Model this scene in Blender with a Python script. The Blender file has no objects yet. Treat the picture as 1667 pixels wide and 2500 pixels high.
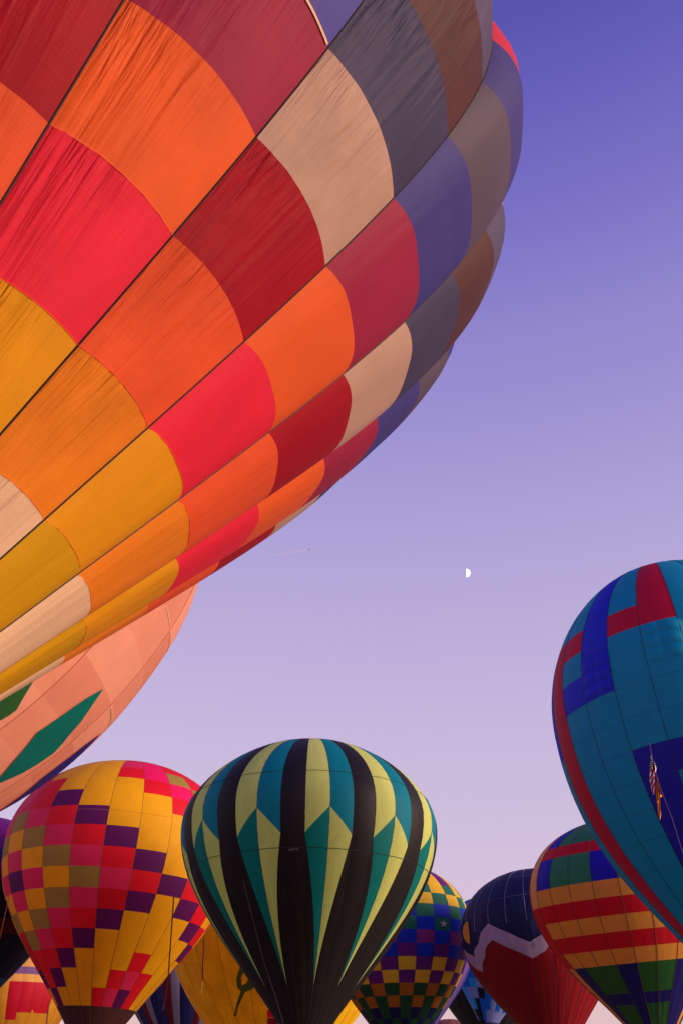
import bpy, math, random
import numpy as np
from mathutils import Vector, geometry
random.seed(4)
rng = np.random.default_rng(7)
sc = bpy.context.scene
COL = sc.collection
PI = math.pi

# ------------------------------------------------------------------ camera
FPX, W, H, PITCH = 2300.0, 1667.0, 2500.0, math.radians(32)
EYE = Vector((0, 0, 1.6))
cam_d = bpy.data.cameras.new("camera")
cam = bpy.data.objects.new("camera", cam_d); COL.objects.link(cam)
cam.location = EYE; cam.rotation_euler = (PI/2 + PITCH, 0, 0)
cam_d.sensor_fit = 'VERTICAL'; cam_d.sensor_height = 36; cam_d.sensor_width = 24
cam_d.lens = 36*FPX/H; cam_d.clip_end = 20000
sc.camera = cam

# ------------------------------------------------------------------ light
SUN_DIR = Vector((0.93, -0.32, 0.16)).normalized()      # dawn sun: right and behind the camera, low
def s2l(c):
    return tuple(((v/255+0.055)/1.055)**2.4 if v/255 > .04045 else v/255/12.92 for v in c)
world = bpy.data.worlds.new("World"); sc.world = world; world.use_nodes = True
nt = world.node_tree; nt.nodes.clear()
wo = nt.nodes.new('ShaderNodeOutputWorld'); bg = nt.nodes.new('ShaderNodeBackground'); bg2 = nt.nodes.new('ShaderNodeBackground')
add = nt.nodes.new('ShaderNodeAddShader')
tc = nt.nodes.new('ShaderNodeTexCoord'); sep = nt.nodes.new('ShaderNodeSeparateXYZ'); ramp = nt.nodes.new('ShaderNodeValToRGB')
nt.links.new(tc.outputs['Generated'], sep.inputs[0]); nt.links.new(sep.outputs['Z'], ramp.inputs[0]); nt.links.new(ramp.outputs[0], bg.inputs[0])
SKY = [(0.0, (226, 184, 180)), (.064, (222, 186, 188)), (.14, (214, 188, 209)), (.22, (207, 188, 219)), (.357, (194, 177, 216)), (.512, (174, 161, 213)),
       (.682, (139, 127, 202)), (.79, (108, 98, 190)), (.87, (78, 75, 170)), (1.0, (54, 54, 144))]
el = ramp.color_ramp.elements
while len(el) > 1: el.remove(el[-1])
el[0].position = SKY[0][0]; el[0].color = (*s2l(SKY[0][1]), 1)
for p, c in SKY[1:]:
    e = el.new(p); e.color = (*s2l(c), 1)
ramp.color_ramp.interpolation = 'B_SPLINE'
bg.inputs[1].default_value = 0.83
sky = nt.nodes.new('ShaderNodeTexSky'); sky.sky_type = 'NISHITA'; sky.sun_disc = False
sky.sun_elevation = math.asin(SUN_DIR.z); sky.sun_rotation = math.atan2(SUN_DIR.x, SUN_DIR.y)
nt.links.new(sky.outputs[0], bg2.inputs[0]); bg2.inputs[1].default_value = 0.012
nt.links.new(bg.outputs[0], add.inputs[0]); nt.links.new(bg2.outputs[0], add.inputs[1]); nt.links.new(add.outputs[0], wo.inputs[0])
sd = bpy.data.lights.new("sun", 'SUN'); sd.energy = 5.0; sd.angle = math.radians(30); sd.color = (1.0, .72, .53)
so = bpy.data.objects.new("sun", sd); COL.objects.link(so); so.rotation_euler = SUN_DIR.to_track_quat('Z', 'Y').to_euler()
sc.view_settings.view_transform = 'Standard'; sc.view_settings.look = 'None'; sc.view_settings.gamma = 1
sc.view_settings.exposure = 0.25; sc.view_settings.use_curve_mapping = False
sc.render.engine = 'CYCLES'; sc.cycles.max_bounces = 6; sc.cycles.transmission_bounces = 6

# ------------------------------------------------------------------ helpers
def at(px, py, d):
    "the place d metres from the camera seen at photo pixel px, py"
    f = Vector((0, math.cos(PITCH), math.sin(PITCH))); r = Vector((1, 0, 0)); u = r.cross(f)
    v = f + r*((px-W/2)/FPX) - u*((py-H/2)/FPX)
    return EYE + v.normalized()*d
def tag(o, label=None, cat=None, group=None, kind=None):
    if label: o['label'] = label
    if cat: o['category'] = cat
    if group: o['group'] = group
    if kind: o['kind'] = kind
    return o
def empty(name, loc):
    o = bpy.data.objects.new(name, None); COL.objects.link(o); o.location = loc; o.empty_display_size = .5
    return o
def link(name, me, parent=None, inv=None):
    o = bpy.data.objects.new(name, me); COL.objects.link(o)
    if parent is not None:
        o.parent = parent; o.location = -Vector(parent.location) if inv is None else inv
    return o
MATS = {}
GAIN = 1.0
def fabric(rgb, kind='plain', trans=.3, rough=.62):
    """thin woven nylon: diffuse + translucent, faint sheen, bumped folds along the gore, faint uneven dye.
       UV.x counts gores, UV.y runs along the gore in panels"""
    key = (rgb, kind, trans, GAIN)
    if key in MATS: return MATS[key]
    m = bpy.data.materials.new('fabric'); m.use_nodes = True; n = m.node_tree; n.nodes.clear(); N = n.nodes.new; Lk = n.links.new
    out = N('ShaderNodeOutputMaterial'); mix = N('ShaderNodeMixShader'); pr = N('ShaderNodeBsdfPrincipled'); tr = N('ShaderNodeBsdfTranslucent')
    base = tuple(min(.9, v*GAIN) for v in s2l(rgb))
    uv = N('ShaderNodeUVMap'); uv.uv_map = 'UVMap'
    mp = N('ShaderNodeMapping'); Lk(uv.outputs[0], mp.inputs[0])
    nz = N('ShaderNodeTexNoise'); nz.noise_dimensions = '2D'; Lk(mp.outputs[0], nz.inputs[0])
    mp.inputs['Scale'].default_value = (2.2, 1.3, 1); nz.inputs['Scale'].default_value = 1.0; nz.inputs['Detail'].default_value = 4
    # uneven dye and age
    hv = N('ShaderNodeHueSaturation'); hv.inputs['Color'].default_value = (*base, 1)
    mr = N('ShaderNodeMapRange'); dv = .1 if kind in ('crisp', 'folds') else .045; mr.inputs['To Min'].default_value = 1-dv; mr.inputs['To Max'].default_value = 1+dv; mr.inputs['From Min'].default_value = .3; mr.inputs['From Max'].default_value = .7
    Lk(nz.outputs[0], mr.inputs[0]); Lk(mr.outputs[0], hv.inputs['Value'])
    Lk(hv.outputs[0], pr.inputs['Base Color']); Lk(hv.outputs[0], tr.inputs[0])
    pr.inputs['Roughness'].default_value = rough; pr.inputs['Specular IOR Level'].default_value = .25
    # folds along the gore
    sx, st = {'plain': (9, .25), 'crisp': (15, .9), 'folds': (9, .9), 'soft': (7, .12)}[kind]
    m2 = N('ShaderNodeMapping'); Lk(uv.outputs[0], m2.inputs[0]); m2.inputs['Scale'].default_value = (sx, .9, 1)
    n2 = N('ShaderNodeTexNoise'); n2.noise_dimensions = '2D'; n2.inputs['Scale'].default_value = 1.0; n2.inputs['Detail'].default_value = 3; n2.inputs['Distortion'].default_value = .25
    Lk(m2.outputs[0], n2.inputs[0])
    fr = N('ShaderNodeSeparateXYZ'); Lk(uv.outputs[0], fr.inputs[0])
    fm = N('ShaderNodeMath'); fm.operation = 'FRACT'; Lk(fr.outputs[0], fm.inputs[0])
    fv = N('ShaderNodeMath'); fv.operation = 'FRACT'; Lk(fr.outputs[1], fv.inputs[0])
    mask = N('ShaderNodeMapRange'); mask.inputs['From Min'].default_value = .95; mask.inputs['From Max'].default_value = .15; mask.inputs['To Min'].default_value = .04; mask.inputs['To Max'].default_value = 1
    Lk(fm.outputs[0], mask.inputs[0])
    mv = N('ShaderNodeMapRange'); mv.inputs['From Min'].default_value = .75; mv.inputs['From Max'].default_value = 0; mv.inputs['To Min'].default_value = .3; mv.inputs['To Max'].default_value = 1
    Lk(fv.outputs[0], mv.inputs[0])
    mu = N('ShaderNodeMath'); mu.operation = 'MULTIPLY'; Lk(mask.outputs[0], mu.inputs[0]); Lk(mv.outputs[0], mu.inputs[1])
    mh = N('ShaderNodeMath'); mh.operation = 'MULTIPLY'; Lk(mu.outputs[0], mh.inputs[0]); Lk(n2.outputs[0], mh.inputs[1])
    bp = N('ShaderNodeBump'); bp.inputs['Strength'].default_value = st; bp.inputs['Distance'].default_value = .115 if kind == 'crisp' else .05; Lk(mh.outputs[0], bp.inputs['Height'])
    # ripstop weave
    m3 = N('ShaderNodeMapping'); Lk(uv.outputs[0], m3.inputs[0]); m3.inputs['Scale'].default_value = (3, 60, 1)
    n3 = N('ShaderNodeTexNoise'); n3.noise_dimensions = '2D'; n3.inputs['Scale'].default_value = 1.0; Lk(m3.outputs[0], n3.inputs[0])
    b3 = N('ShaderNodeBump'); b3.inputs['Strength'].default_value = .08; b3.inputs['Distance'].default_value = .02; Lk(n3.outputs[0], b3.inputs['Height']); Lk(bp.outputs[0], b3.inputs['Normal'])
    Lk(b3.outputs[0], pr.inputs['Normal']); Lk(b3.outputs[0], tr.inputs['Normal'])
    mix.inputs[0].default_value = trans; Lk(pr.outputs[0], mix.inputs[1]); Lk(tr.outputs[0], mix.inputs[2]); Lk(mix.outputs[0], out.inputs[0])
    MATS[key] = m; return m
def solid(rgb, rough=.7, name='webbing'):
    key = (rgb, rough)
    if key in MATS: return MATS[key]
    m = bpy.data.materials.new(name); m.use_nodes = True; n = m.node_tree; pr = n.nodes['Principled BSDF']
    tcn = n.nodes.new('ShaderNodeTexCoord'); nz = n.nodes.new('ShaderNodeTexNoise'); nz.inputs['Scale'].default_value = 6
    hv = n.nodes.new('ShaderNodeHueSaturation'); mr = n.nodes.new('ShaderNodeMapRange'); mr.inputs['To Min'].default_value = .8; mr.inputs['To Max'].default_value = 1.2
    n.links.new(tcn.outputs['Object'], nz.inputs[0]); n.links.new(nz.outputs[0], mr.inputs[0]); n.links.new(mr.outputs[0], hv.inputs['Value'])
    hv.inputs['Color'].default_value = (*s2l(rgb), 1); n.links.new(hv.outputs[0], pr.inputs['Base Color']); pr.inputs['Roughness'].default_value = rough
    MATS[key] = m; return m
def grid_mesh(name, P, Nn, UV, mats, matidx=0):
    "P (nv,nu,3)"
    nv, nu = P.shape[:2]
    me = bpy.data.meshes.new(name)
    idx = np.arange(nv*nu).reshape(nv, nu)
    q = np.stack([idx[:-1, :-1], idx[1:, :-1], idx[1:, 1:], idx[:-1, 1:]], -1).reshape(-1, 4)
    me.from_pydata(P.reshape(-1, 3).tolist(), [], q.tolist())
    uvl = me.uv_layers.new(name='UVMap')
    uvl.data.foreach_set('uv', UV.reshape(-1, 2)[q.reshape(-1)].astype(np.float32).ravel())
    for m in mats: me.materials.append(m)
    me.shade_smooth()
    me.normals_split_custom_set_from_vertices(Nn.reshape(-1, 3).tolist())
    return me
def tube(path, r, sides=4):
    path = np.asarray(path, float); n = len(path); r = np.broadcast_to(r, (n,))
    t = np.gradient(path, axis=0); t /= np.linalg.norm(t, axis=1)[:, None]+1e-9
    up = np.array([0.13, 0.2, 1.]) if abs(t[0][2]) < .9 else np.array([1, .2, 0.])
    a = np.cross(t, up); a /= np.linalg.norm(a, axis=1)[:, None]+1e-9; b = np.cross(t, a)
    vs = []; fs = []
    for i in range(n):
        for k in range(sides):
            th = 2*PI*k/sides; vs.append(path[i]+r[i]*(math.cos(th)*a[i]+math.sin(th)*b[i]))
    for i in range(n-1):
        for k in range(sides):
            k2 = (k+1) % sides; fs.append((i*sides+k, i*sides+k2, (i+1)*sides+k2, (i+1)*sides+k))
    fs.append(tuple(range(sides))[::-1]); fs.append(tuple((n-1)*sides+k for k in range(sides)))
    return [tuple(v) for v in vs], fs
def mesh_of(name, parts, mats):
    "parts: [(verts, faces, mat index)]"
    me = bpy.data.meshes.new(name); V = []; F = []; M = []
    for v, f, mi in parts:
        o = len(V); V += [tuple(p) for p in v]; F += [tuple(i+o for i in q) for q in f]; M += [mi]*len(f)
    me.from_pydata(V, [], F)
    for m in mats: me.materials.append(m)
    me.polygons.foreach_set('material_index', M); me.update()
    return me

# ------------------------------------------------------------------ the balloon envelope
class Balloon:
    def __init__(s, label, N, R, pos, tilt, ph, bulge, sh, scale=1.0, group=None, ext=2.0, wr=0., wf=(5, 9, 13), trans=.3, kind='plain', dent=None, cat='hot air balloon', warp=.004, bend=(0, 0)):
        s.bend = bend
        e = np.array(EYE); s.N = N; s.R = R*scale; s.pos = e+(np.array(pos)-e)*scale; s.tilt = tilt; s.ph = ph; s.bulge = bulge; s.sh = sh
        s.wr = wr; s.wf = wf; s.trans = trans; s.kind = kind; s.dent = dent; s.patches = []; s.ext = ext; s.warp = warp
        ax = np.array([tilt[0], tilt[1], 1.]); ax /= np.linalg.norm(ax); e1 = np.array([1, 0, 0])-ax[0]*ax; e1 /= np.linalg.norm(e1)
        s.e1, s.ax = e1, ax; s.e2 = np.cross(ax, e1)
        s.rows = [0, 2]; s.seed = rng.uniform(0, 6.28, (N, 8)); s.g0 = -1000
        s.root = empty('hot_air_balloon', Vector(s.pos-s.ax*s.R*sh[1]))
        tag(s.root, label, cat, group or 'hot air balloons standing inflated on the launch field')
    def prof(s, t):
        a, b, m, k1, k2, al, k3, k4 = s.sh
        def bez(p, t):
            t = t[..., None]; p = [np.array(q, float) for q in p]
            return (1-t)**3*p[0]+3*(1-t)**2*t*p[1]+3*(1-t)*t*t*p[2]+t**3*p[3]
        up = bez([(0, a), (k4, a), (1, k3*a), (1, 0)], np.clip(t, 0, 1))
        d = np.array([math.sin(al), math.cos(al)])
        lo = bez([(1, 0), (1, -k1*b), (m+k2*b*d[0], -b+k2*b*d[1]), (m, -b)], np.clip(t-1, 0, 1))
        lo = lo-np.clip(t-2, 0, 9)[..., None]*3*k2*b*d
        q = np.where((t < 1)[..., None], up, lo)
        return q[..., 0], q[..., 1]
    def pt(s, g, t, k=None, off=0.):
        g = np.asarray(g, float); t = np.asarray(t, float); g, t = np.broadcast_arrays(g, t)
        if k is None: k = np.floor(g+1e-6)
        u = (g-k-.5)*2; d = 2*PI/s.N; r, z = s.prof(t)
        full = np.where((k > 2) & (s.kind == 'crisp'), 1., 0.)      # the gores on the sunny side are blown full
        rr = r*(math.cos(d/2)/np.cos(u*d/2)+s.bulge*(1+full*(.34+.78*np.clip((1.36-t)/.3, 0, 1)))*math.sin(d/2)*(1-np.abs(u)**(2+1.0*full)))
        phi = s.ph+g*d
        h = off/s.R
        if s.wr:
            ki = np.mod(k, s.N).astype(int); sd_ = s.seed[ki]; uu = (u+1)/2
            rb = np.array(s.rows); j = np.clip(np.searchsorted(rb, t)-1, 0, len(rb)-2); v = (t-rb[j])/(rb[j+1]-rb[j])
            jj = j*1.7
            env = (.2+.8*(1-uu)**1.2)*(.45+.55*np.exp(-v/.3)+.42*np.exp(-(1-v)/.18))*(.25+.75*np.clip(v*9, 0, 1)*np.clip((1-v)*9, 0, 1))*np.clip(uu*9, 0, 1)*np.clip((1-uu)*9, 0, 1)
            w = 0; env = env*np.where((k > 2) & (s.kind == 'crisp'), .35, 1.)
            for i, f in enumerate(s.wf):
                w = w+np.sin(2*PI*f*(uu+.05*np.sin(t*7+sd_[..., i]))+sd_[..., i+3]*3+(t*5+sd_[..., i])*(.6+.3*i))*np.array([1., .62, .4, .3])[i]*(.6+.4*np.sin(sd_[..., i]*2+9*t+uu*5))
            h = h+s.wr*w*env/s.R
        # slow unevenness of the cloth
        h = h+s.warp*(np.sin(phi*3+t*2.1+s.ph)+.6*np.sin(phi*5-t*3.3))*np.clip(t*2, 0, 1)
        if s.dent: h = h+s.dent(g, t)/s.R
        rr = rr+h
        return s.pos+s.R*(rr[..., None]*(np.sin(phi)[..., None]*s.e1-np.cos(phi)[..., None]*s.e2)+z[..., None]*s.ax+(z*np.abs(z))[..., None]*(s.bend[0]*s.e1+s.bend[1]*s.e2))
    def grid(s, g4, t4, nu, nv, off=0.):
        "corner order: top-left, top-right, bottom-left, bottom-right"
        k = math.floor(min(g4)+1e-6); multi = max(g4) > k+1+1e-6
        uu = np.linspace(0, 1, nu+1)[None, :]; vv = np.linspace(0, 1, nv+1)[:, None]
        G = (1-vv)*((1-uu)*g4[0]+uu*g4[1])+vv*((1-uu)*g4[2]+uu*g4[3]); T = (1-vv)*((1-uu)*t4[0]+uu*t4[1])+vv*((1-uu)*t4[2]+uu*t4[3])
        kk = None if multi else k
        P = s.pt(G, T, kk, off); e = 1e-3
        Te = np.clip(T, .02, 9)
        dg = s.pt(G+e, Te, kk, off)-s.pt(G-e, Te, kk, off); dt = s.pt(G, Te+e, kk, off)-s.pt(G, Te-e, kk, off)
        n = np.cross(dt, dg); n /= np.linalg.norm(n, axis=-1)[..., None]+1e-12
        rb = s.rows
        UV = np.stack([G-s.g0, np.interp(T, rb, np.arange(len(rb)))], -1)
        return P, n, UV
    def add(s, g4, t4, mat, res=(4, 4), name='fabric_panel', label=None):
        gm = sum(g4)/4; tm = sum(t4)/4
        c = s.pt(gm, tm); c2 = s.pt(gm+.01, tm)-c; c3 = s.pt(gm, tm+.01)-c; n = np.cross(c3, c2); n /= np.linalg.norm(n)+1e-12
        v = np.array(EYE)-c; face = float(n@v/np.linalg.norm(v))
        s.patches.append((face, g4, t4, mat, res, name, label))
    def cell(s, j, t0, t1, mat, res=(4, 4), dj=1, **k): s.add((j, j+dj, j, j+dj), (t0, t0, t1, t1), mat, res, **k)
    def build(s, limit=300, hi=None):
        s.patches.sort(key=lambda p: -p[0])
        inv = -Vector(s.root.location)
        for face, g4, t4, mat, res, name, label in s.patches[:limit]:
            if face < -.12: res = (min(res[0], 4), min(res[1], 3))
            P, n, UV = s.grid(g4, t4, *res)
            o = link(name, grid_mesh(name, P, n, UV, [mat]), s.root, inv)
            if label: o['label'] = label
        rest = s.patches[limit:]
        if rest:
            V = []; F = []; U = []; NN = []; MI = []; mats = []
            for face, g4, t4, mat, res, name, label in rest:
                P, n, UV = s.grid(g4, t4, min(res[0], 3), min(res[1], 3)); nv, nu = P.shape[:2]; o = len(V)
                idx = np.arange(nv*nu).reshape(nv, nu)+o
                q = np.stack([idx[:-1, :-1], idx[1:, :-1], idx[1:, 1:], idx[:-1, 1:]], -1).reshape(-1, 4)
                V += P.reshape(-1, 3).tolist(); U += UV.reshape(-1, 2).tolist(); NN += n.reshape(-1, 3).tolist(); F += q.tolist()
                if mat not in mats: mats.append(mat)
                MI += [mats.index(mat)]*len(q)
            me = bpy.data.meshes.new('fabric_panel'); me.from_pydata(V, [], F)
            ul = me.uv_layers.new(name='UVMap'); ul.data.foreach_set('uv', np.array(U)[np.array(F).ravel()].astype(np.float32).ravel())
            for m in mats: me.materials.append(m)
            me.polygons.foreach_set('material_index', MI); me.shade_smooth(); me.normals_split_custom_set_from_vertices(NN)
            o = link('fabric_panel', me, s.root, inv); o['kind'] = 'stuff'
    def seams(s, r, mat, t0=.03, t1=None, only=None, n=36, sides=4):  # dark tapes on distant balloons also stand for shade in the seam creases
        inv = -Vector(s.root.location)
        for k in range(s.g0c, s.g0c+s.N):
            if only is not None and not only(k): continue
            t = np.linspace(t0, t1 or s.ext, n)
            link('load_tape', mesh_of('load_tape', [(*tube(s.pt(np.full(n, float(k)), t, k, off=r*.3), r, sides), 0)], [mat]), s.root, inv)
    def ring(s, t, r, mat, g0=None, g1=None, name='seam_tape', per=6, sides=4):
        inv = -Vector(s.root.location)
        g0 = s.g0c if g0 is None else g0; g1 = g0+s.N if g1 is None else g1
        g = np.linspace(g0+1e-4, g1-1e-4, max(2, int((g1-g0)*per)+1))
        return link(name, mesh_of(name, [(*tube(s.pt(g, np.full(len(g), t), off=r*.3), r, sides), 0)], [mat]), s.root, inv)
    def decal(s, poly, mat, name, off=.03, step=.12, label=None, tstep=None):
        "cloth shape sewn on the envelope: polygon in (gore, t)"
        poly = [Vector((a, b*10)) for a, b in poly]
        pts = []
        for i, p in enumerate(poly):
            q = poly[(i+1) % len(poly)]; n = max(1, int((q-p).length/.2))
            pts += [p.lerp(q, k/n) for k in range(n)]
        nb = len(pts); edges = [(i, (i+1) % nb) for i in range(nb)]
        x0, x1 = min(p.x for p in pts), max(p.x for p in pts); y0, y1 = min(p.y for p in pts), max(p.y for p in pts)
        stp = max(step, (x1-x0)/40, (y1-y0)/40)
        x = x0+stp/2
        while x < x1:
            y = y0+stp/2
            while y < y1:
                pts.append(Vector((x+.01*math.sin(y*9), y))); y += stp
            x += stp
        vs, es, fs, *_ = geometry.delaunay_2d_cdt(pts, edges, [], 0, 1e-5)
        # keep triangles inside the outline
        def inside(p):
            c = False
            for i in range(len(poly)):
                a, b = poly[i], poly[i-1]
                if (a.y > p.y) != (b.y > p.y) and p.x < (b.x-a.x)*(p.y-a.y)/(b.y-a.y)+a.x: c = not c
            return c
        fs = [f for f in fs if inside(sum((vs[i] for i in f), Vector((0, 0)))/len(f))]
        G = np.array([v.x for v in vs]); T = np.array([v.y/10 for v in vs])
        P = s.pt(G, T, off=off); e = 1e-3
        dg = s.pt(G+e, T, off=off)-s.pt(G-e, T, off=off); dt = s.pt(G, T+e, off=off)-s.pt(G, T-e, off=off)
        n = np.cross(dt, dg); n /= np.linalg.norm(n, axis=-1)[..., None]+1e-12
        F = []
        for f in fs:
            a, b, c = f[:3]; cr = (vs[b]-vs[a]).cross(vs[c]-vs[a])
            F.append(tuple(f) if cr < 0 else tuple(f)[::-1])
        me = bpy.data.meshes.new(name); me.from_pydata(P.tolist(), [], F)
        ul = me.uv_layers.new(name='UVMap'); UV = np.stack([G-s.g0, np.interp(T, s.rows, np.arange(len(s.rows)))], -1)
        ul.data.foreach_set('uv', UV[np.array([i for f in F for i in f])].astype(np.float32).ravel())
        me.materials.append(mat); me.shade_smooth(); me.normals_split_custom_set_from_vertices(n.tolist())
        o = link(name, me, s.root, -Vector(s.root.location))
        if label: o['label'] = label
        return o
    def F(s, rgb, kind=None, trans=None): return fabric(rgb, kind or s.kind, s.trans if trans is None else trans)
    def first_gore(s): s.g0c = int(round(-s.ph/(2*PI/s.N)))-s.N//2; return s.g0c

# ------------------------------------------------------------------ ground
me = bpy.data.meshes.new('grass_field')
n = 24; V = []; Fc = []
xs = [-9000, -3000, -1000, -400, -200, -100, -50, -20, 0, 20, 50, 100, 200, 400, 1000, 3000, 9000]
for y in xs:
    for x in xs: V.append((x, y, -.0+(0.15*math.sin(x*.07)*math.cos(y*.05) if abs(x) < 500 and abs(y) < 500 else 0)-.15))
k = len(xs)
for i in range(k-1):
    for j in range(k-1): Fc.append((i*k+j, i*k+j+1, (i+1)*k+j+1, (i+1)*k+j))
me.from_pydata(V, [], Fc)
gm = bpy.data.materials.new('grass'); gm.use_nodes = True; n_ = gm.node_tree
nz = n_.nodes.new('ShaderNodeTexNoise'); nz.inputs['Scale'].default_value = 900; cr = n_.nodes.new('ShaderNodeValToRGB')
cr.color_ramp.elements[0].color = (.16, .14, .08, 1); cr.color_ramp.elements[1].color = (.38, .32, .21, 1)  # dry grass tones, lightened to bounce more light onto the undersides
n_.links.new(nz.outputs[0], cr.inputs[0]); n_.links.new(cr.outputs[0], n_.nodes['Principled BSDF'].inputs['Base Color']); n_.nodes['Principled BSDF'].inputs['Roughness'].default_value = .95
me.materials.append(gm); tag(link('ground', me), 'pale dry launch field under the balloons', kind='structure')

DARK = solid((20, 12, 14)); 

# ================================================================== 1. the big patchwork balloon
B = Balloon('huge patchwork balloon of orange, coral, plum and violet panels filling the upper left', 22, 9, (-6.3734, 10.7919, 15.7753), (.0652, .0875), .4508, .187,
            (.8081, 1.0791, .3341, .2615, .5356, .6576, .5227, .5379), scale=.8, bend=(-.024, .0518), ext=2.18, wr=.015, wf=(4, 7, 12), trans=.42, kind='crisp', warp=.0)
g0 = B.first_gore()
Z = [1.9273, 1.8183, 1.6991, 1.5758, 1.4456, 1.305, 1.1517, 1.0031]      # rows 0..7
rows = {i: Z[i] for i in range(8)}; rows[-1] = 2.05; rows[-2] = 2.13; rows[-3] = 2.18
for i, t in zip(range(8, 17), (.86, .72, .59, .47, .36, .26, .17, .08, 0)): rows[i] = t
B.rows = [rows[i] for i in range(16, -4, -1)]
CREAM = (250, 208, 168); OLIVE = (218, 166, 16); OCHRE = (238, 164, 22); OCHREO = (250, 142, 36); ORED = (250, 96, 50); CORAL = (250, 44, 72); ORANGE = (255, 104, 44)  # lower warm panels lightened: glow from inside is put into their colour
RED = (172, 14, 36); PLUM = (166, 38, 76); BEIGE = (200, 168, 150); INDIGO = (70, 66, 146); PGREY = (72, 68, 102); BROWN = (92, 54, 54); GMAUVE = (96, 84, 104); LGREY = (92, 86, 118); VIOLET = (72, 68, 142)  # upper greys and violets darkened in colour, where the inner glow fades
colA = {-3: OCHREO, -2: OCHRE, -1: CREAM, 0: OCHREO, 1: ORED, 2: RED, 3: BEIGE, 4: PGREY, 5: BROWN, 6: LGREY, 7: CREAM, 8: ORED, 9: ORANGE, 10: RED, 11: BEIGE, 12: PGREY, 13: BROWN, 14: LGREY, 15: BEIGE}
colB = {-3: ORED, -2: ORANGE, -1: OLIVE, 0: OCHRE, 1: CORAL, 2: ORANGE, 3: PLUM, 4: INDIGO, 5: GMAUVE, 6: VIOLET, 7: (206, 56, 76), 8: ORANGE, 9: OCHRE, 10: CORAL, 11: ORANGE, 12: PLUM, 13: INDIGO, 14: GMAUVE, 15: VIOLET}
for j in range(g0, g0+22):
    tab = colA if j % 2 == 0 else colB
    for r in range(-3, 16):
        vis = -1 <= j <= 8 and -2 <= r <= 9
        c = tab[r]
        if j == 1 and r == 4: c = (88, 84, 176)
        B.cell(j, rows[r+1], rows[r], B.F(c, 'crisp' if j < 3 else 'plain'), (44, 14) if vis else (5, 3))
B.build(300)
B.seams(.0105, DARK, t1=2.18, n=80, only=lambda k: k < 5); B.seams(.004, DARK, t1=2.18, n=60, only=lambda k: k >= 5)
B.ring(rows[1], .006, solid((226, 70, 30)), 0, 5); B.ring(rows[0], .005, solid((226, 110, 40)), 1, 6); B.ring(rows[2], .006, solid((235, 90, 50)), 1, 2)  # orange of these tapes stands for light coming through the seams
B.ring(rows[4], .016, solid((235, 190, 150)), 1.02, 1.98, per=30)
BIG = B
GAIN = 1.25

# ================================================================== 2. peach balloon with diamonds
B = Balloon('large peach balloon with green and blue diamonds, leaning out from under the patchwork balloon', 20, 9, (-12.3496, 20.7368, 15.6907), (.4993, .0454), 1.4003, .0729,
            (.852, 1.3301, .3029, .3937, .5846, .702, .5512, .6029), scale=1.15, ext=2.08, wr=.02, wf=(2, 4, 7), trans=.4, kind='plain')
g0 = B.first_gore(); B.rows = [0, .25, .45, .62, .75, .87, .9925, 1.0816, 1.1775, 1.2827, 1.3851, 1.49, 1.6, 1.72, 1.85, 2.08]
for j in range(g0, g0+20):
    for r in range(15):
        sh = [(216, 148, 122), (208, 138, 114), (222, 156, 132)][(j*7+r*5) % 3]
        B.cell(j, B.rows[r], B.rows[r+1], B.F(sh), (24, 8) if -3 <= j <= 4 and 5 <= r <= 13 else (5, 3))
B.build(300)
tp = solid((150, 72, 52)); B.seams(.014, tp, n=60)
pale = solid((250, 205, 160))
for t, a, b in ((B.rows[6], .55, .95), (B.rows[6], 1.05, 1.6), (B.rows[8], 1.08, 1.75)): B.ring(t, .02, pale, a, b, per=20)
def shift(p, k): return [(a+k, b) for a, b in p]
TEAL = [(.586, 1.182), (.486, 1.219), (.437, 1.252), (.402, 1.285), (.358, 1.332), (.422, 1.356), (.516, 1.392), (.641, 1.431), (.727, 1.454), (.76, 1.438), (.853, 1.397), (.887, 1.364), (.908, 1.327), (.86, 1.304), (.797, 1.28), (.754, 1.251), (.657, 1.216)]
GRN = [(-.30, 1.235), (-.251, 1.257), (-.196, 1.286), (-.143, 1.311), (-.079, 1.335), (-.085, 1.35), (-.098, 1.364), (-.2, 1.41), (-.301, 1.47), (-.5, 1.41), (-.62, 1.35), (-.52, 1.30)]
PUR = [(1.60, 1.205), (1.42, 1.262), (1.38, 1.317), (1.40, 1.364), (1.62, 1.413), (1.85, 1.47), (1.97, 1.42), (2.0, 1.36), (1.95, 1.30), (1.78, 1.25)]
B.decal(TEAL, B.F((0, 112, 104), 'folds'), 'diamond_panel', label='teal diamond panel')
B.decal(GRN, B.F((44, 96, 52), 'folds'), 'diamond_panel', label='dark green diamond panel')
B.decal(PUR, B.F((44, 34, 128), 'folds'), 'diamond_panel', label='indigo diamond panel')
for k, c in ((3, (0, 104, 98)), (5, (44, 96, 52)), (7, (44, 34, 128)), (-3, (170, 40, 50))):
    B.decal(shift(TEAL, k), B.F(c), 'diamond_panel')

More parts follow.
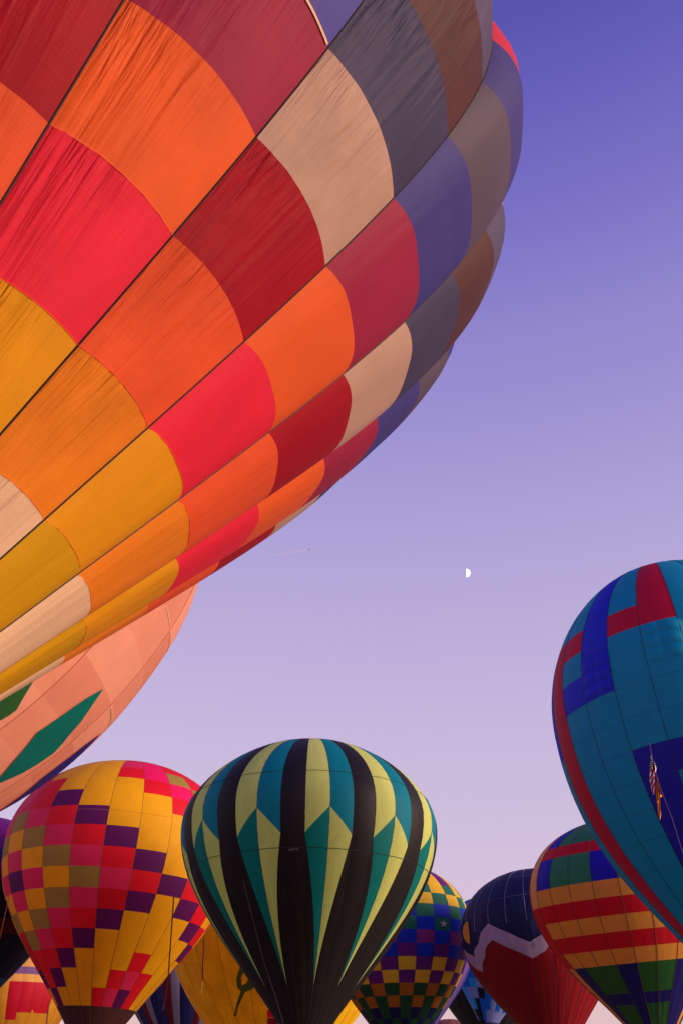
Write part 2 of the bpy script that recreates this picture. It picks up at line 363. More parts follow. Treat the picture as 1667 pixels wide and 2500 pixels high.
# ================================================================== 3. green, teal and black balloon
B = Balloon('teal, lime yellow and black striped balloon with zigzag waist, standing in the middle', 36, 8.5, (-2.1546, 65.2299, 16.9431), (.0034, .0262), -.174, .1201,
            (.7053, 1.3369, .198, .3555, .4111, .6431, .4865, .4483), ext=2.0, trans=.4, kind='soft', warp=.003)
g0 = B.first_gore(); g0 -= g0 % 3
A_, B_, M_, T_, Z_ = 1.055, 1.182, 1.25, .82, 1.85
B.rows = [0, .3, T_, B_, M_, Z_, 2.0]
YL = B.F((210, 218, 122), trans=.5); TL = B.F((0, 130, 156), trans=.5); TL2 = B.F((0, 122, 122), trans=.5); BK = B.F((19, 14, 18), trans=.06)
def fr(t): return (t-B_)/(Z_-B_)
for k in range(12):
    b = g0+3*k; c = b+2
    for a, t in ((0, .3), (.3, T_), (T_, B_), (B_, M_)):
        if t <= B_: B.cell(b, a, t, BK, (4, 8))
    # widening black gore below the waist
    for a, t in ((B_, M_), (M_, 1.55), (1.55, Z_)):
        B.add((b-fr(a), b+1+fr(a), b-fr(t), b+1+fr(t)), (a, a, t, t), BK, (9, 8))
    B.cell(b-1, Z_, 2.0, BK, (9, 4), dj=3)
    for side in (0, 1):
        s0 = c-1+side
        up, lo = (YL, TL2) if side == 0 else (TL, YL)
        for a, t in ((0, .3), (.3, T_)): B.cell(s0, a, t, up, (5, 8))
        if side == 0:
            B.add((c-1, c, c-1, c), (T_, T_, B_, A_), up, (6, 8)); B.add((c-1, c, c-1+fr(M_), c), (B_, A_, M_, M_), lo, (6, 8))
            B.add((c-1+fr(M_), c, c-1+fr(1.55), c), (M_, M_, 1.55, 1.55), lo, (6, 8)); B.add((c-1+fr(1.55), c, c-.02, c), (1.55, 1.55, Z_, Z_), lo, (5, 8))
        else:
            B.add((c, c+1, c, c+1), (T_, T_, A_, B_), up, (6, 8)); B.add((c, c+1, c, c+1-fr(M_)), (A_, B_, M_, M_), lo, (6, 8))
            B.add((c, c+1-fr(M_), c, c+1-fr(1.55)), (M_, M_, 1.55, 1.55), lo, (6, 8)); B.add((c, c+1-fr(1.55), c, c+.02), (1.55, 1.55, Z_, Z_), lo, (5, 8))
B.build(300)
B.ring(T_, .02, solid((20, 50, 40))); B.ring(M_, .02, solid((20, 50, 40))); B.ring(.12, .02, solid((20, 50, 40)))
B.seams(.012, solid((30, 40, 34)), n=30, sides=3)
# scalloped hem of the mouth
hem = []
gh = np.linspace(g0, g0+36, 36*6+1)
top = B.pt(gh, np.full(len(gh), 1.995), off=.02); bot = B.pt(gh, 2.03+.014*np.abs(np.sin(gh*PI/2)), off=.02)
n = len(gh)
link('mouth_hem', mesh_of('mouth_hem', [(list(top)+list(bot), [(i, n+i, n+i+1, i+1) for i in range(n-1)], 0)], [BK]), B.root, -Vector(B.root.location))
# small lettering on the black gore
tx = bpy.data.curves.new('lettering', 'FONT'); tx.body = 'HBPTR'; tx.size = .2; tx.align_x = 'CENTER'; tx.extrude = .004
to = bpy.data.objects.new('lettering', tx)
dg = bpy.context.evaluated_depsgraph_get(); COL.objects.link(to); dg.update()
tm = bpy.data.meshes.new_from_object(to.evaluated_get(dg)); bpy.data.objects.remove(to)
c0 = B.pt(.53, 1.267, off=.05); ex = B.pt(.9, 1.267)-B.pt(.1, 1.267); ex /= np.linalg.norm(ex); ey = B.pt(.53, 1.25)-B.pt(.53, 1.28); ey /= np.linalg.norm(ey); ez = np.cross(ex, ey)
for v in tm.vertices: v.co = Vector(c0+ex*v.co.x+ey*v.co.y+ez*v.co.z)
tm.materials.clear(); tm.materials.append(solid((120, 104, 130))); link('lettering', tm, B.root, -Vector(B.root.location))

# ================================================================== 4. yellow and red chequered balloon
B = Balloon('golden yellow balloon with stepped purple, red and pink squares, lower left', 24, 8.5, (-16.6237, 74.0087, 17.5233), (.0345, .0218), -.4413, .0964,
            (.7594, 1.4058, .1989, .3988, .4474, .6051, .5493, .5939), scale=1.15, ext=2.12, trans=.38, kind='soft')
g0 = B.first_gore()
R_ = {0: .891, 1: 1.0132, 2: 1.1114, 3: 1.2131, 4: 1.3168, 5: 1.4186, 6: 1.5197, 7: 1.6195, 8: 1.7157, 9: 1.807, 10: 1.893, -1: .765, -2: .635, -3: .50, -4: .35, -5: .18, -6: 0}
B.rows = [R_[i] for i in range(-6, 11)]+[2.12]
cc = {'Y': (222, 164, 12), 'P': (84, 14, 88), 'R': (208, 18, 40), 'K': (206, 40, 90), 'O': (146, 128, 58), 'C': (190, 8, 34), 'M': (226, 20, 96)}
tabl = {-4: 'YYOORKYPKYPYOKRPYY', -3: 'RRRKKROYKYOCCPYY', -2: 'RRKKKKOYKPKYORRPY', -1: 'RRKKRKOYKYOKRPYY', 0: 'YYYYPRKOYOKCPYYY', 1: 'YYYYYPRKOKRPYYYY', 2: 'YRMRYYYPRKRPYYYR'.replace('YRMRYYYPRKRPYYYR', 'KMRYYYYPRKRPYYYR'),
        3: 'YOMRYYYYPRPYYYRK', 4: 'YYOMRYYYYPYYYRKP', 5: 'YYYORMYYYRPYYYRR', 6: 'YYYYOMRYYYRPYYYY', 7: 'YYYYYORMRYYRPYYY', 8: 'YYYYOKRMRRKYRPYY'}
# rows run from -6 to 9; strings give rows -6..9
tabl[0] = 'YYYYY' + 'P' + 'RKOYOKRPYY'; tabl[1] = 'YYYYYY' + 'PRKOKRPYYY'; tabl[2] = 'YRKRYYY' + 'PRKCPYYYR'; tabl[3] = 'YRMKRYYY' + 'PRPYYYRK'; tabl[4] = 'YYRMOMRY'[0:4]+'MRYY' + 'YPYYYRKP'
tabl[3] = 'YRMMRYYY' + 'PRPYYYRK'; tabl[4] = 'YRROMRYY' + 'YPYYYRKP'; tabl[5] = 'YYRRORYY' + 'YRPYYYRR'; tabl[6] = 'YYRRROMY' + 'YYRPYYYY'; tabl[7] = 'YYYRROMY' + 'YYYRPYYY'
tabl[-1] = 'YYYYR' + 'R' + 'KOYKYOKRPY'; tabl[-2] = 'YYYRP' + 'K' + 'KOYPKYORRP'; tabl[-2] = 'YYYRK' + 'K' + 'OYKPKYORRP'; tabl[-3] = 'YYRRK' + 'K' + 'KOYKYOCCPY'
pool = [tabl[q] for q in (-3, 2, 5, 0, 4, -1, 1, 3)]
for j in range(g0, g0+24):
    row = tabl.get(j) or pool[(j*5) % len(pool)]
    for i, ch in enumerate(row[:16]):
        B.cell(j, R_[i-6], R_[i-5], B.F(cc[ch]), (5, 4))
    B.cell(j, R_[10], 2.12, B.F((66, 34, 36), trans=.12), (4, 3), name='skirt_panel')
B.build(300)
B.seams(.016, solid((90, 56, 20)), n=34, t1=2.12)
B.ring(R_[0]+.03, .012, solid((170, 120, 30)), 1, 4)

# ================================================================== 5. teal and blue balloon at the right edge
def dent(g, t):
    u = np.mod(g, 1); k = np.floor(g)
    a = ((k == -2) & (t > .83) & (t < .99)) | ((k == 0) & (t > .79) & (t < .955))
    v = (t-.79)/.055
    pil = np.abs(np.sin(PI*u*2))**.55*np.abs(np.sin(PI*v))**.55
    return np.where(a, pil*.12, 0.)
B = Balloon('tall teal and blue balloon with red bands, cut by the right edge of the picture', 24, 8.5, (21.6606, 55.5231, 21.4807), (-.0648, .0141), -.5975, .1077,
            (1.1771, 1.7154, .255, .4247, .4509, .6536, .526, .5616), scale=.8, ext=2.05, trans=.28, kind='soft', dent=dent)
g0 = B.first_gore()
a0, a1, b0, b1 = .6752, .7852, .8945, 1.0041
B.rows = [0, .2, .38, .53, a0, a1, b0, b1, 1.105, 1.2065, 1.31, 1.41, 1.51, 1.61, 1.71, 1.81, 1.92, 2.05]
Tc = B.F((0, 130, 168)); Tl = B.F((8, 134, 170)); Bc = B.F((26, 38, 190)); Rc = B.F((176, 10, 50)); Dc = B.F((26, 28, 150))
def colr(j, r):
    t = B.rows[r]
    if j == -5: return Bc if t < 1.1 else Tc
    if j == -4: return Rc if t >= a0-.01 else Tc
    if j == -3: return Rc if r == 4 else (Bc if r == 6 else Tc)
    if j == -2: return Bc if t < b1-.01 else Tc
    if j == -1: return Rc if r == 4 else (Dc if t > 1.2 else Tc)
    if j == 0: return Rc if t < a1-.01 else (Dc if r == 9 else Tc)
    if j == 1: return Dc if r in (9, 10) else Tl
    if j % 6 == 2: return Rc if t > a0 else Tc
    return (Tc, Bc, Rc, Dc)[(j*3+r//3) % 4] if r in (4, 6, 9) else Tc
for j in range(g0, g0+24):
    for r in range(len(B.rows)-1):
        dn = (j == -2 and r in (5, 6)) or (j == 0 and r in (5, 6))
        B.cell(j, B.rows[r], B.rows[r+1], colr(j, r), (20, 14) if dn else (6, 4))
B.build(300)
B.seams(.014, solid((8, 20, 40)), n=60, t1=2.05)
lt = solid((4, 70, 96))
for r in range(7, 16): B.ring(B.rows[r], .007, lt, -6, 6, per=5)

# ================================================================== 6. rainbow striped balloon
B = Balloon('red and gold banded balloon with blue and green blocks, behind the teal balloon', 24, 8.5, (25.6294, 90.4728, 17.6161), (-.087, -.085), -1.1054, .0654,
            (.7387, 1.3634, .1827, .4071, .4387, .6185, .5632, .613), scale=.74, ext=2.1, trans=.36, kind='soft', wr=.03, wf=(1, 2, 3))
g0 = B.first_gore()
v_, u_, A1, B1, C1, D1, E1, F1, G1, H1 = .5681, .6872, .9445, 1.0554, 1.1612, 1.2647, 1.3743, 1.4798, 1.685, 1.765
B.rows = [0, .2, .4, v_, u_, .81, A1, B1, C1, D1, E1, F1, 1.58, G1, H1, 1.87, 2.1]
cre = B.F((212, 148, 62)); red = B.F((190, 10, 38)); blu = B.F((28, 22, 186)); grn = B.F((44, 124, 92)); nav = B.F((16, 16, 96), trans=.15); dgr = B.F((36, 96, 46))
tan = B.F((222, 160, 96))
def colr(j, r):
    t = B.rows[r]; jj = (j+3) % 12-3      # two framed pictures round the envelope
    if jj in (-3, 8): return red if t < F1-.01 else B.F((40, 70, 150))
    if jj in (-2, 7): return tan if t < B1-.01 else (red if t < F1-.01 else cre)
    if jj in (6,): jj = -1
    if t < v_-.01: return blu if jj in (-1, 5) else grn
    if r == 3: return red
    if t < A1-.01: return blu if jj in (-1, 2, 5) else grn
    if t < F1-.01: return cre if r in (6, 8, 10) else red
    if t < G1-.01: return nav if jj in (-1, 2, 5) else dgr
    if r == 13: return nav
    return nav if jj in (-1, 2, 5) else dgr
for j in range(g0, g0+24):
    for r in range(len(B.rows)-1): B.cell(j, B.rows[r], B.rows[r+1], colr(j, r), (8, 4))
B.build(300)
B.seams(.02, solid((60, 30, 20)), n=40, t1=2.1)

# ================================================================== 7. star chequered balloon
B = Balloon('chequered green, blue, purple and gold balloon with one white star', 24, 8.5, (6.5394, 120.166, 19.0808), (-.0124, .0005), .1996, .1257,
            (.7804, 1.4733, .2001, .4265, .4449, .6531, .5559, .6132), scale=.8, ext=2.05, trans=.36, kind='soft')
g0 = B.first_gore()
R_ = {-1: .7693, 0: .8914, 1: 1.0112, 2: 1.0997, 3: 1.1941, 4: 1.2942, 5: 1.3976, 6: 1.5005, 7: 1.603, 8: 1.6969, 9: 1.785, 10: 1.87, -2: .65, -3: .52, -4: .38, -5: .2, -6: 0}
B.rows = [R_[i] for i in range(-6, 11)]+[2.05]
pal = {-6: ('p', 'y'), -5: ('y', 'p'), -4: ('p', 'y'), -3: ('y', 'p'), -2: ('g', 'y'), -1: ('g', 'y'), 0: ('g', 'b'), 1: ('g', 'b'), 2: ('m', 'b'), 3: ('p', 'b'), 4: ('p', 'y'), 5: ('p', 'y'), 6: ('d', 'o'), 7: ('d', 'o'), 8: ('n', 'd'), 9: ('n', 'd')}
pc = {'p': (92, 26, 122), 'y': (216, 172, 44), 'g': (24, 104, 86), 'b': (16, 46, 186), 'm': (124, 42, 124), 'd': (20, 72, 48), 'o': (160, 96, 28), 'n': (18, 20, 80)}
for j in range(g0, g0+24):
    for r in range(-6, 10): B.cell(j, R_[r], R_[r+1], B.F(pc[pal[r][(j+r) % 2]]), (4, 3))
    B.cell(j, R_[10], 2.05, B.F((16, 18, 70), trans=.15), (4, 3), name='skirt_panel')
B.build(300)
def star(cx, cy, r1, r2, aspect): return [(cx+(r1 if i % 2 == 0 else r2)*math.sin(i*PI/5), cy-(r1 if i % 2 == 0 else r2)*aspect*math.cos(i*PI/5)) for i in range(10)]
B.decal(star(1.5, 1.055, .26, .1, .11), B.F((206, 176, 172)), 'star_patch', off=.05, step=.1)
B.seams(.015, solid((30, 30, 40)), n=26, sides=3)

# ================================================================== 8. navy and red mountain balloon
B = Balloon('navy balloon with white grid lines and a pale ridge over its red lower half', 24, 8.5, (21.8594, 113.9119, 17.5316), (-.0377, .087), -.8341, .1141,
            (.7599, 1.3659, .1843, .3986, .4415, .6069, .5454, .5932), scale=.76, ext=2.05, trans=.3, kind='plain', wr=.06, wf=(1, 2, 4))
g0 = B.first_gore(); kk, hh = .5078, .7923
B.rows = [0, .25, kk, hh, 1.0, 1.3, 1.5, 1.7, 1.88, 2.05]
NV = B.F((14, 18, 66), trans=.1); RD = B.F((124, 6, 24), trans=.2); SN = B.F((168, 146, 182))
zz = {0: 1.083, 1: 1.179, 2: 1.268, 3: 1.185, 4: 1.10, 5: 1.19, -1: 1.18, -2: 1.245, -3: 1.16, -4: 1.14, -5: 1.2}
def zs(k): return zz.get(k, zz[[0, 1, 2, 3, 4, 5][k % 6]])
for j in range(g0, g0+24):
    za, zb = zs(j), (zs(j+1) if j != g0+23 else zs(g0))
    for a, b in ((0, .25), (.25, kk), (kk, hh), (hh, .95)): B.cell(j, a, b, NV, (5, 4))
    B.add((j, j+1, j, j+1), (.95, .95, za, zb), NV, (5, 4)); B.add((j, j+1, j, j+1), (za, zb, 1.42, 1.42), RD, (8, 5))
    for a, b in ((1.42, 1.6), (1.6, 1.75), (1.75, 1.9), (1.9, 2.05)): B.cell(j, a, b, RD, (8, 3))
B.build(300)
wl = solid((150, 138, 176))
B.seams(.018, wl, t0=.1, t1=1.04, n=26, sides=3)
B.ring(hh, .02, wl, per=4, sides=3); B.ring(kk, .018, wl, per=4, sides=3)
B.seams(.02, solid((70, 8, 14)), t0=1.36, t1=2.05, n=20, sides=3)
SNOW = [(-2.9, 1.113), (-2.561, 1.118), (-2.326, 1.153), (-1.575, 1.216), (-1.469, 1.18), (-1.276, 1.156), (-.95, 1.139), (-.78, 1.104), (-.567, 1.066), (-.251, 1.038), (.0, 1.015), (.536, 1.07), (.992, 1.111), (1.521, 1.166), (1.965, 1.205), (2.533, 1.161), (2.991, 1.134), (3.13, 1.198), (2.64, 1.281), (1.967, 1.329), (1.413, 1.277), (.629, 1.203), (.072, 1.141), (-.294, 1.165), (-.553, 1.197), (-.733, 1.243), (-1.1, 1.274), (-1.3, 1.30), (-1.5, 1.345), (-2.062, 1.312), (-2.398, 1.26), (-2.727, 1.209), (-3.016, 1.15)]
B.decal(SNOW, SN, 'snow_band', off=.06, step=.2)
B.decal(shift([(0, 1.04), (1, 1.08), (2, 1.16), (3, 1.12), (4, 1.05), (5, 1.10), (6, 1.18), (6, 1.28), (5, 1.2), (4, 1.15), (3, 1.23), (2, 1.27), (1, 1.2), (0, 1.15)], 4), SN, 'snow_band', off=.06, step=.2)
B.decal([(-1.5, .925), (-1.9, .925), (-2.15, .95), (-2.25, 1.0), (-2.2, 1.044), (-2.0, 1.085), (-1.62, 1.115), (-1.475, 1.062), (-1.44, .998)], B.F((206, 146, 50)), 'sun_patch', off=.06, step=.2)

# ================================================================== background balloons
SHA = (.74, 1.4, .19, .4, .44, .61, .55, .6)
# 9 gold balloon with a cactus
B = Balloon('gold balloon with a green cactus drawn on it, behind the striped balloon', 24, 8.5, (-4.5996, 77.1349, 13.6122), (0, 0), -.234, .15, SHA, scale=1.45, ext=2.0, trans=.36, kind='folds', wr=.3, wf=(1, 2, 3))
g0 = B.first_gore(); B.rows = [0, .3, .55, .8, 1.0, 1.15, 1.3, 1.42, 1.54, 1.66, 1.78, 1.9, 2.0]
for j in range(g0, g0+24):
    for r in range(12): B.cell(j, B.rows[r], B.rows[r+1], B.F([(224, 180, 18), (216, 172, 16)][(j+r) % 2]), (16, 6) if 6 < r < 12 and -5 < j < 7 else (4, 3))
B.build(300); B.seams(.02, solid((110, 66, 8)), n=34)
CAC = [(-0.169, 1.335), (-0.303, 1.355), (-0.459, 1.407), (-0.485, 1.446), (-0.38, 1.467), (-0.573, 1.51), (-1.097, 1.594), (-0.943, 1.59), (-0.541, 1.531), (-0.212, 1.472), (0.117, 1.456), (0.201, 1.439), (0.126, 1.409), (0.0, 1.40), (-0.1, 1.425), (-0.29, 1.438), (-0.283, 1.4), (-0.162, 1.375)]
B.decal(CAC, B.F((74, 104, 44)), 'cactus_patch', off=.06, step=.12)
B.decal([(.645, 1.568), (.873, 1.56), (1.25, 1.564), (1.271, 1.605), (.627, 1.603)], B.F((206, 14, 54)), 'square_patch', off=.06, label='red square patch')
B.decal([(.627, 1.606), (1.271, 1.608), (1.297, 1.649), (.608, 1.637)], B.F((140, 16, 70)), 'square_patch', off=.06, label='plum square patch')

# 10 fan striped balloon
B = Balloon('narrow striped balloon of navy, maroon and grey, low between the golden balloons', 48, 8.5, (-18.4078, 128.1785, 16.3721), (0, 0), .1183, .15, SHA, scale=1.35, ext=2.0, trans=.25, kind='soft')
g0 = B.first_gore(); B.rows = [0, .5, 1, 1.5, 2.0]
st = [B.F((40, 38, 96)), B.F((96, 16, 34)), B.F((128, 116, 140)), B.F((20, 28, 84))]
for j in range(g0, g0+48):
    for r in range(4): B.cell(j, B.rows[r], B.rows[r+1], st[j % 4], (3, 8))
B.build(300)

# 11 low red and gold balloon, bottom left corner
B = Balloon('red and gold balloon with a lilac stripe, low in the bottom left corner', 30, 8.5, (-51.1323, 166.2104, 16.7175), (0, 0), -.4812, .12, SHA, ext=2.05, trans=.36, kind='soft')
g0 = B.first_gore(); B.rows = [0, .3, .6, .77, .88, .985, 1.15, 1.305, 1.39, 1.55, 1.75, 2.05]
gold = B.F((198, 140, 40)); rr2 = B.F((180, 12, 44)); lil = B.F((112, 84, 132)); cr2 = B.F((214, 158, 84))
for j in range(g0, g0+30):
    for r in range(11):
        inr = (j % 10) in (3, 4, 5, 6)
        c = cr2 if r in (0, 1, 2, 4) else lil if r == 3 else (rr2 if (inr and (r < 7 or (r == 7 and j % 10 == 3))) else gold)
        B.cell(j, B.rows[r], B.rows[r+1], c, (4, 3))
B.build(300); B.seams(.015, solid((120, 60, 30)), n=24, sides=3)
B.decal([(5.4+.10*math.cos(a*PI/6), 1.29+.012*math.sin(a*PI/6)) for a in range(12)], B.F((240, 170, 40)), 'dot_patch', off=.06, step=.1)

# 12 dark balloon on the left edge
B = Balloon('dark navy balloon with magenta crown, cut by the left edge behind the chequered one', 24, 8.5, (-35.8606, 97.7725, 19.5414), (0, 0), -.0452, .15, SHA, ext=2.05, trans=.15, kind='soft')
g0 = B.first_gore(); B.rows = [0, .25, .5, .66, .8, 1.0, 1.2, 1.3, 1.4, 1.55, 1.7, 1.85, 2.05]
rc = [(34, 30, 96), (96, 18, 110), (110, 20, 112), (110, 20, 112), (24, 30, 110), (14, 14, 44), (14, 14, 40), (70, 8, 22), (14, 14, 40), (14, 14, 44), (0, 50, 84), (10, 24, 60)]
for j in range(g0, g0+24):
    for r in range(12): B.cell(j, B.rows[r], B.rows[r+1], B.F(rc[r]), (4, 4))
B.build(300)

# 13 light blue chequered balloon
B = Balloon('light blue and white chequered balloon seen as a narrow wedge left of the red balloon', 24, 8.5, (27.2221, 183.8752, 26.7681), (.1428, -.0082), -1.1247, .12, (.7481, 1.583, .237, .3746, .4277, .5937, .5505, .6013), ext=2.03, trans=.34, kind='soft')
g0 = B.first_gore(); B.rows = [0, .15, .35, .55, .75, .95, 1.1, 1.22, 1.34, 1.47, 1.5792, 1.6821, 1.7988, 1.9161, 2.03]
cbl = {'w': (112, 122, 176), 'b': (0, 86, 176), 'l': (34, 132, 196), 'k': (10, 12, 34), 'n': (14, 40, 150)}
pat = {-2: 'nnlbnbwlbnblww', -1: 'nnbwlbwnbnbllk', 0: 'nlbwnbwlbnbwlk', 1: 'nnwblwbnlblwkk', 2: 'nnlbwblwnlwkbb', 3: 'nnblwbwlbwkbbw', 4: 'nnwbwlbwblwlww', 5: 'nnbwlbwblwlwbw'}
for j in range(g0, g0+24):
    p = pat.get(j) or pat[(j % 8)-2]
    for r in range(14): B.cell(j, B.rows[r], B.rows[r+1], B.F(cbl[p[r]]), (4, 3))
B.build(300)

# 14 black balloon
B = Balloon('plain black balloon, only its lower left side showing above the bottom edge', 24, 8.5, (23.4033, 167.4032, 19.7236), (0, 0), .4625, .15, SHA, scale=1.27, ext=2.0, trans=.05, kind='soft')
g0 = B.first_gore(); B.rows = [0, .5, 1, 1.5, 2.0]
for j in range(g0, g0+24):
    for r in range(4): B.cell(j, B.rows[r], B.rows[r+1], B.F((18, 20, 22)), (4, 6))
B.build(300)

# 15 violet balloon
B = Balloon('violet and blue striped balloon peeping out behind the starred squares balloon', 24, 8.5, (12.5991, 168.2165, 22.6824), (0, 0), .4393, .15, SHA, scale=.88, ext=2.0, trans=.25, kind='soft')
g0 = B.first_gore(); B.rows = [0, .5, 1, 1.5, 2.0]
for j in range(g0, g0+24):
    for r in range(4): B.cell(j, B.rows[r], B.rows[r+1], B.F([(58, 44, 128), (30, 34, 110), (92, 70, 140)][j % 3]), (4, 6))
B.build(300)

# 16 brown balloon far away
c = at(1098, 2545, 330); B = Balloon('distant brown balloon whose crown just shows at the bottom edge', 24, 8.5, tuple(c), (0, 0), 0, .15, SHA, ext=2.0, trans=.3, kind='soft')
g0 = B.first_gore(); B.rows = [0, .5, 1, 1.5, 2.0]
for j in range(g0, g0+24):
    for r in range(4): B.cell(j, B.rows[r], B.rows[r+1], B.F([(130, 74, 66), (118, 62, 60)][j % 2]), (3, 4))
B.build(300)

# ================================================================== ropes and streamers
def rope(name, label, pts, r, mat, cat='rope', d=None, group=None):
    group = group or ('lines hanging beside the balloons' if cat == 'rope' else 'coloured streamers')
    P = [tuple(at(*p)) for p in pts]
    # smooth
    P = np.array(P); t = np.linspace(0, len(P)-1, (len(P)-1)*6+1); Q = np.stack([np.interp(t, np.arange(len(P)), P[:, i]) for i in range(3)], 1)
    o = link(name, mesh_of(name, [(*tube(Q, r, 5), 0)], [mat])); tag(o, label, cat, group); return o
rope('crown_line', 'dark red crown line hanging down the right side of the chequered golden balloon', [(425, 2190, 76.1), (418, 2290, 76.5), (411, 2390, 77.6), (402, 2450, 78.2), (398, 2467, 78.2)], .05, solid((100, 20, 20)))
rope('crown_line', 'orange line slanting down at the left rim of the chequered golden balloon', [(25, 2180, 83), (14, 2230, 84), (2, 2283, 85), (-12, 2340, 86)], .035, solid((210, 110, 50)))
rope('crown_line', 'thin grey line running down the black stripes of the central balloon', [(594, 2150, 57.2), (612, 2222, 57.5), (645, 2350, 58.6), (672, 2430, 60), (694, 2504, 61)], .013, solid((70, 60, 72)))
rope('streamer', 'red streamer with a yellow tail in front of the gold cactus balloon', [(498, 2292, 98), (499, 2312, 98), (496, 2340, 98), (495, 2395, 98)], .07, solid((130, 20, 24)), cat='streamer')
rope('streamer', 'short yellow tail below the red streamer on the gold cactus balloon', [(494, 2395.5, 98), (493, 2410, 98), (492, 2427, 98)], .07, solid((240, 190, 70)), cat='streamer')
rope('crown_line', 'dark line with an orange end at the bottom of the red and gold corner balloon', [(121, 2440, 150), (118, 2470, 150), (114, 2505, 150)], .11, solid((110, 24, 20)))
rope('crown_line', 'faint pale line the two flags hang from, running down the blue gore', [(1585, 1815, 40), (1590, 1845, 40), (1603, 1900, 40), (1617, 1940, 40), (1640, 2000, 40), (1657, 2055, 40.2), (1680, 2130, 40.5)], .007, solid((120, 100, 150)))

# flags, hanging limp in folds; local pixel frame 1 unit = .10625 photo px at 50 m
def fl(x, y, z=0): return at(1560+x*.10625, 1800+y*.10625, 39.6-z)
def strip(L, Rr, nfold, amp, ph=0):
    "cloth between two edge polylines, with pleats in depth"
    n = 24; t = np.linspace(0, 1, n)
    def s(E): E = np.array(E, float); tt = np.linspace(0, 1, len(E)); return np.stack([np.interp(t, tt, E[:, 0]), np.interp(t, tt, E[:, 1])], 1)
    A, Bq = s(L), s(Rr); m = 9; V = []
    for i in range(n):
        for k in range(m):
            q = A[i]*(1-k/(m-1))+Bq[i]*(k/(m-1)); V.append(tuple(fl(q[0], q[1], amp*math.sin(k/(m-1)*nfold*PI+ph+i*.15))))
    return V, [(i*m+k, (i+1)*m+k, (i+1)*m+k+1, i*m+k+1) for i in range(n-1) for k in range(m-1)], n, m
fr_ = solid((176, 10, 34)); fw_ = solid((250, 236, 246)); fb_ = solid((26, 22, 60)); fy_ = solid((250, 172, 30))
flag = empty('flag', at(1590, 1900, 39.6)); tag(flag, 'limp striped flag with stars on blue, hanging higher on the line', 'flag', 'two flags on one line')
V, F_, n, m = strip([(262, 405), (245, 560), (232, 700), (240, 745)], [(275, 410), (300, 520), (335, 640), (318, 770)], 3, .12)
inv = -Vector(flag.location)
link('canton', mesh_of('canton', [(V, F_, 0)], [fb_]), flag, inv)
SV = []
for (x, y) in [(262, 430), (268, 470), (280, 512), (264, 560), (288, 555), (273, 605), (248, 610), (285, 648), (246, 660), (265, 700), (290, 688), (250, 730), (298, 725)]:
    c = fl(x, y, .17); r = .02; SV.append(([tuple(c+Vector((r*(1 if i % 2 == 0 else .45)*math.sin(i*PI/5), 0, r*(1 if i % 2 == 0 else .45)*math.cos(i*PI/5)))) for i in range(10)]+[tuple(c)], [(i, (i+1) % 10, 10) for i in range(10)], 0))
so_ = link('star_field', mesh_of('star_field', SV, [fw_]), flag, inv); so_['kind'] = 'stuff'
V, F_, n, m = strip([(238, 745), (232, 900), (240, 1020), (265, 1200), (300, 1315)], [(330, 760), (345, 900), (355, 1030), (362, 1200), (345, 1310)], 2.5, .1)
me = mesh_of('stripes', [(V, F_, 0)], [fr_, fw_])
for p, f in enumerate(F_):
    i, k = divmod(p, m-1); me.polygons[p].material_index = int((i*24+k*26+10)//74) % 2
link('stripes', me, flag, inv)
V, F_, n, m = strip([(290, 430), (318, 560), (322, 700), (335, 820)], [(292, 430), (345, 590), (385, 720), (372, 800)], 2, .08, 1)
me = mesh_of('stripes', [(V, F_, 0)], [fr_, fw_])
for p, f in enumerate(F_):
    i, k = divmod(p, m-1); me.polygons[p].material_index = 1 if (k > 5 or (i+k) % 7 < 2) else 0
link('stripes', me, flag, inv)
flag = empty('flag', at(1606, 1950, 39.6)); tag(flag, 'limp golden yellow flag hanging below the striped flag on the same line', 'flag', 'two flags on one line'); inv = -Vector(flag.location)
V, F_, n, m = strip([(415, 910), (395, 1080), (382, 1250), (382, 1480), (415, 1540)], [(420, 915), (450, 1060), (480, 1250), (490, 1360), (440, 1440)], 4, .12)
V2, F2, n, m = strip([(418, 1400), (420, 1560), (425, 1750), (455, 1890)], [(468, 1390), (475, 1560), (490, 1760), (475, 1890)], 2, .08)
V3, F3, n, m = strip([(470, 1330), (480, 1375), (500, 1370)], [(485, 1310), (510, 1345), (550, 1325)], 1, .04)
link('cloth', mesh_of('cloth', [(V, F_, 0), (V2, F2, 0), (V3, F3, 0)], [fy_]), flag, inv)

# ================================================================== moon, contrail, aeroplane
bpy_m = bpy.data.materials.new('moon'); bpy_m.use_nodes = True; nn = bpy_m.node_tree; nn.nodes.clear()
o_ = nn.nodes.new('ShaderNodeOutputMaterial'); em = nn.nodes.new('ShaderNodeEmission'); nz = nn.nodes.new('ShaderNodeTexNoise'); nz.inputs['Scale'].default_value = 2.5
cr = nn.nodes.new('ShaderNodeValToRGB'); cr.color_ramp.elements[0].color = (.8, .78, .8, 1); cr.color_ramp.elements[1].color = (1, .97, .93, 1)
tcn = nn.nodes.new('ShaderNodeTexCoord'); nn.links.new(tcn.outputs['Normal'], nz.inputs[0]); nn.links.new(nz.outputs[0], cr.inputs[0]); nn.links.new(cr.outputs[0], em.inputs[0]); em.inputs[1].default_value = 1.4
nn.links.new(em.outputs[0], o_.inputs[0])
mc = at(1137, 1399, 9000); fwd = (mc-EYE).normalized(); rgt = Vector((1, 0, 0)); rgt = (rgt-fwd*rgt.dot(fwd)).normalized(); upv = rgt.cross(fwd)
RM = 10.2/FPX*9000*1.02; V = []; Fm = []
nl, na = 16, 16      # the sunlit half of the sphere; the unlit half is as dark as the sky before it
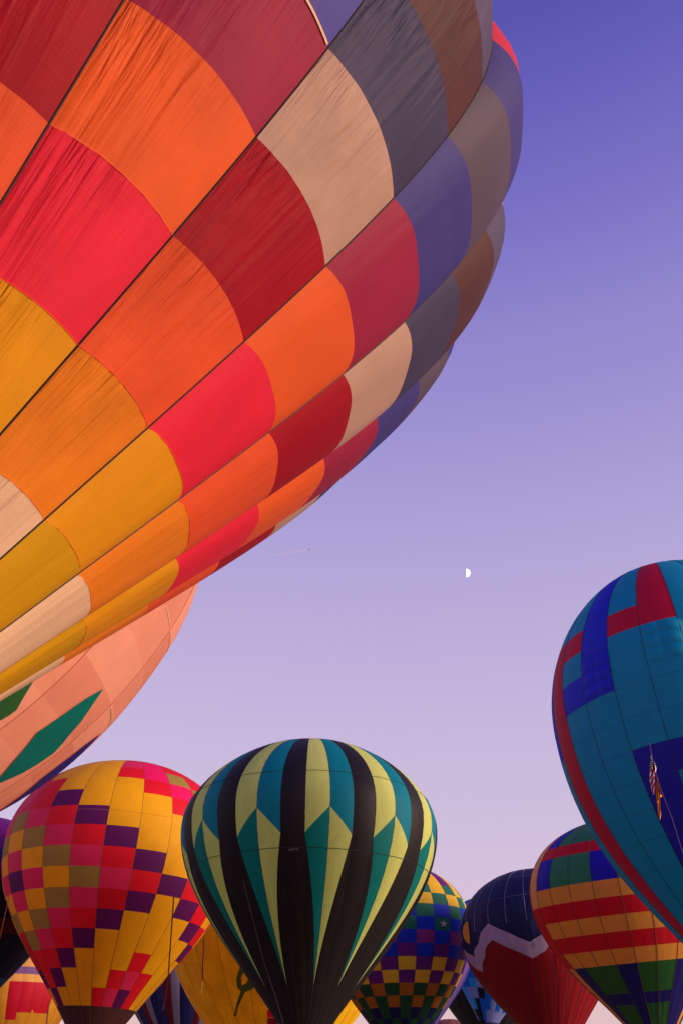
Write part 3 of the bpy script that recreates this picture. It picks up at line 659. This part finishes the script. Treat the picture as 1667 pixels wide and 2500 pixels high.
for i in range(nl+1):
    th = PI*i/nl
    for k in range(na+1):
        a = -PI/2+PI*k/na+.0
        V.append(tuple(mc+RM*(math.cos(th)*upv+math.sin(th)*(math.cos(a)*rgt-math.sin(a)*fwd))))
for i in range(nl):
    for k in range(na): Fm.append((i*(na+1)+k, (i+1)*(na+1)+k, (i+1)*(na+1)+k+1, i*(na+1)+k+1))
me = mesh_of('moon', [(V, Fm, 0)], [bpy_m]); me.shade_smooth(); tag(link('moon', me), 'white half moon standing in the open violet sky', 'moon')
cm = bpy.data.materials.new('vapour'); cm.use_nodes = True; n_ = cm.node_tree; n_.nodes.clear()
o_ = n_.nodes.new('ShaderNodeOutputMaterial'); df = n_.nodes.new('ShaderNodeBsdfDiffuse'); df.inputs[0].default_value = (.9, .86, .86, 1); tp_ = n_.nodes.new('ShaderNodeBsdfTransparent'); mx = n_.nodes.new('ShaderNodeMixShader'); mx.inputs[0].default_value = .2
n_.links.new(tp_.outputs[0], mx.inputs[1]); n_.links.new(df.outputs[0], mx.inputs[2]); n_.links.new(mx.outputs[0], o_.inputs[0])
p0, p1 = at(628, 1362, 5000), at(752, 1342, 5000); k = 14
pts = [p0.lerp(p1, i/(k-1)) for i in range(k)]; rad = [max(.4, 5.0*(i/(k-1))**.9*(1-.5*(i/(k-1))**6)) for i in range(k)]
tag(link('contrail', mesh_of('contrail', [(*tube(pts, rad, 8), 0)], [cm])), 'short faint vapour trail in the sky below the patchwork balloon', 'contrail')
pl = empty('aeroplane', at(756, 1341, 5000)); tag(pl, 'tiny aeroplane at the head of the vapour trail', 'aeroplane')
d_ = (p1-p0).normalized(); c = Vector(pl.location); inv = -c; wm = solid((190, 180, 200))
link('fuselage', mesh_of('fuselage', [(*tube([c-d_*9, c-d_*7, c+d_*6, c+d_*8], [.6, 1.3, 1.3, .3], 8), 0)], [wm]), pl, inv)
sd_ = d_.cross(Vector((0, 0, 1))).normalized(); upn = Vector((0, 0, .3))
for s in (-1, 1):
    q = [c+d_*3+sd_*s*1.5, c-d_*6+sd_*s*8, c-d_*8+sd_*s*8, c-d_*3+sd_*s*1.5]
    link('wing', mesh_of('wing', [([p+upn for p in q]+[p-upn for p in q], [(0, 1, 2, 3), (7, 6, 5, 4), (0, 4, 5, 1), (1, 5, 6, 2), (2, 6, 7, 3), (3, 7, 4, 0)], 0)], [wm]), pl, inv)
q = [c-d_*6, c-d_*8+Vector((0, 0, 3)), c-d_*9+Vector((0, 0, 3)), c-d_*9]; q2 = [p+sd_*.4 for p in q]
link('tail_fin', mesh_of('tail_fin', [(q+q2, [(0, 1, 2, 3), (7, 6, 5, 4), (0, 4, 5, 1), (1, 5, 6, 2), (2, 6, 7, 3), (3, 7, 4, 0)], 0)], [wm]), pl, inv)
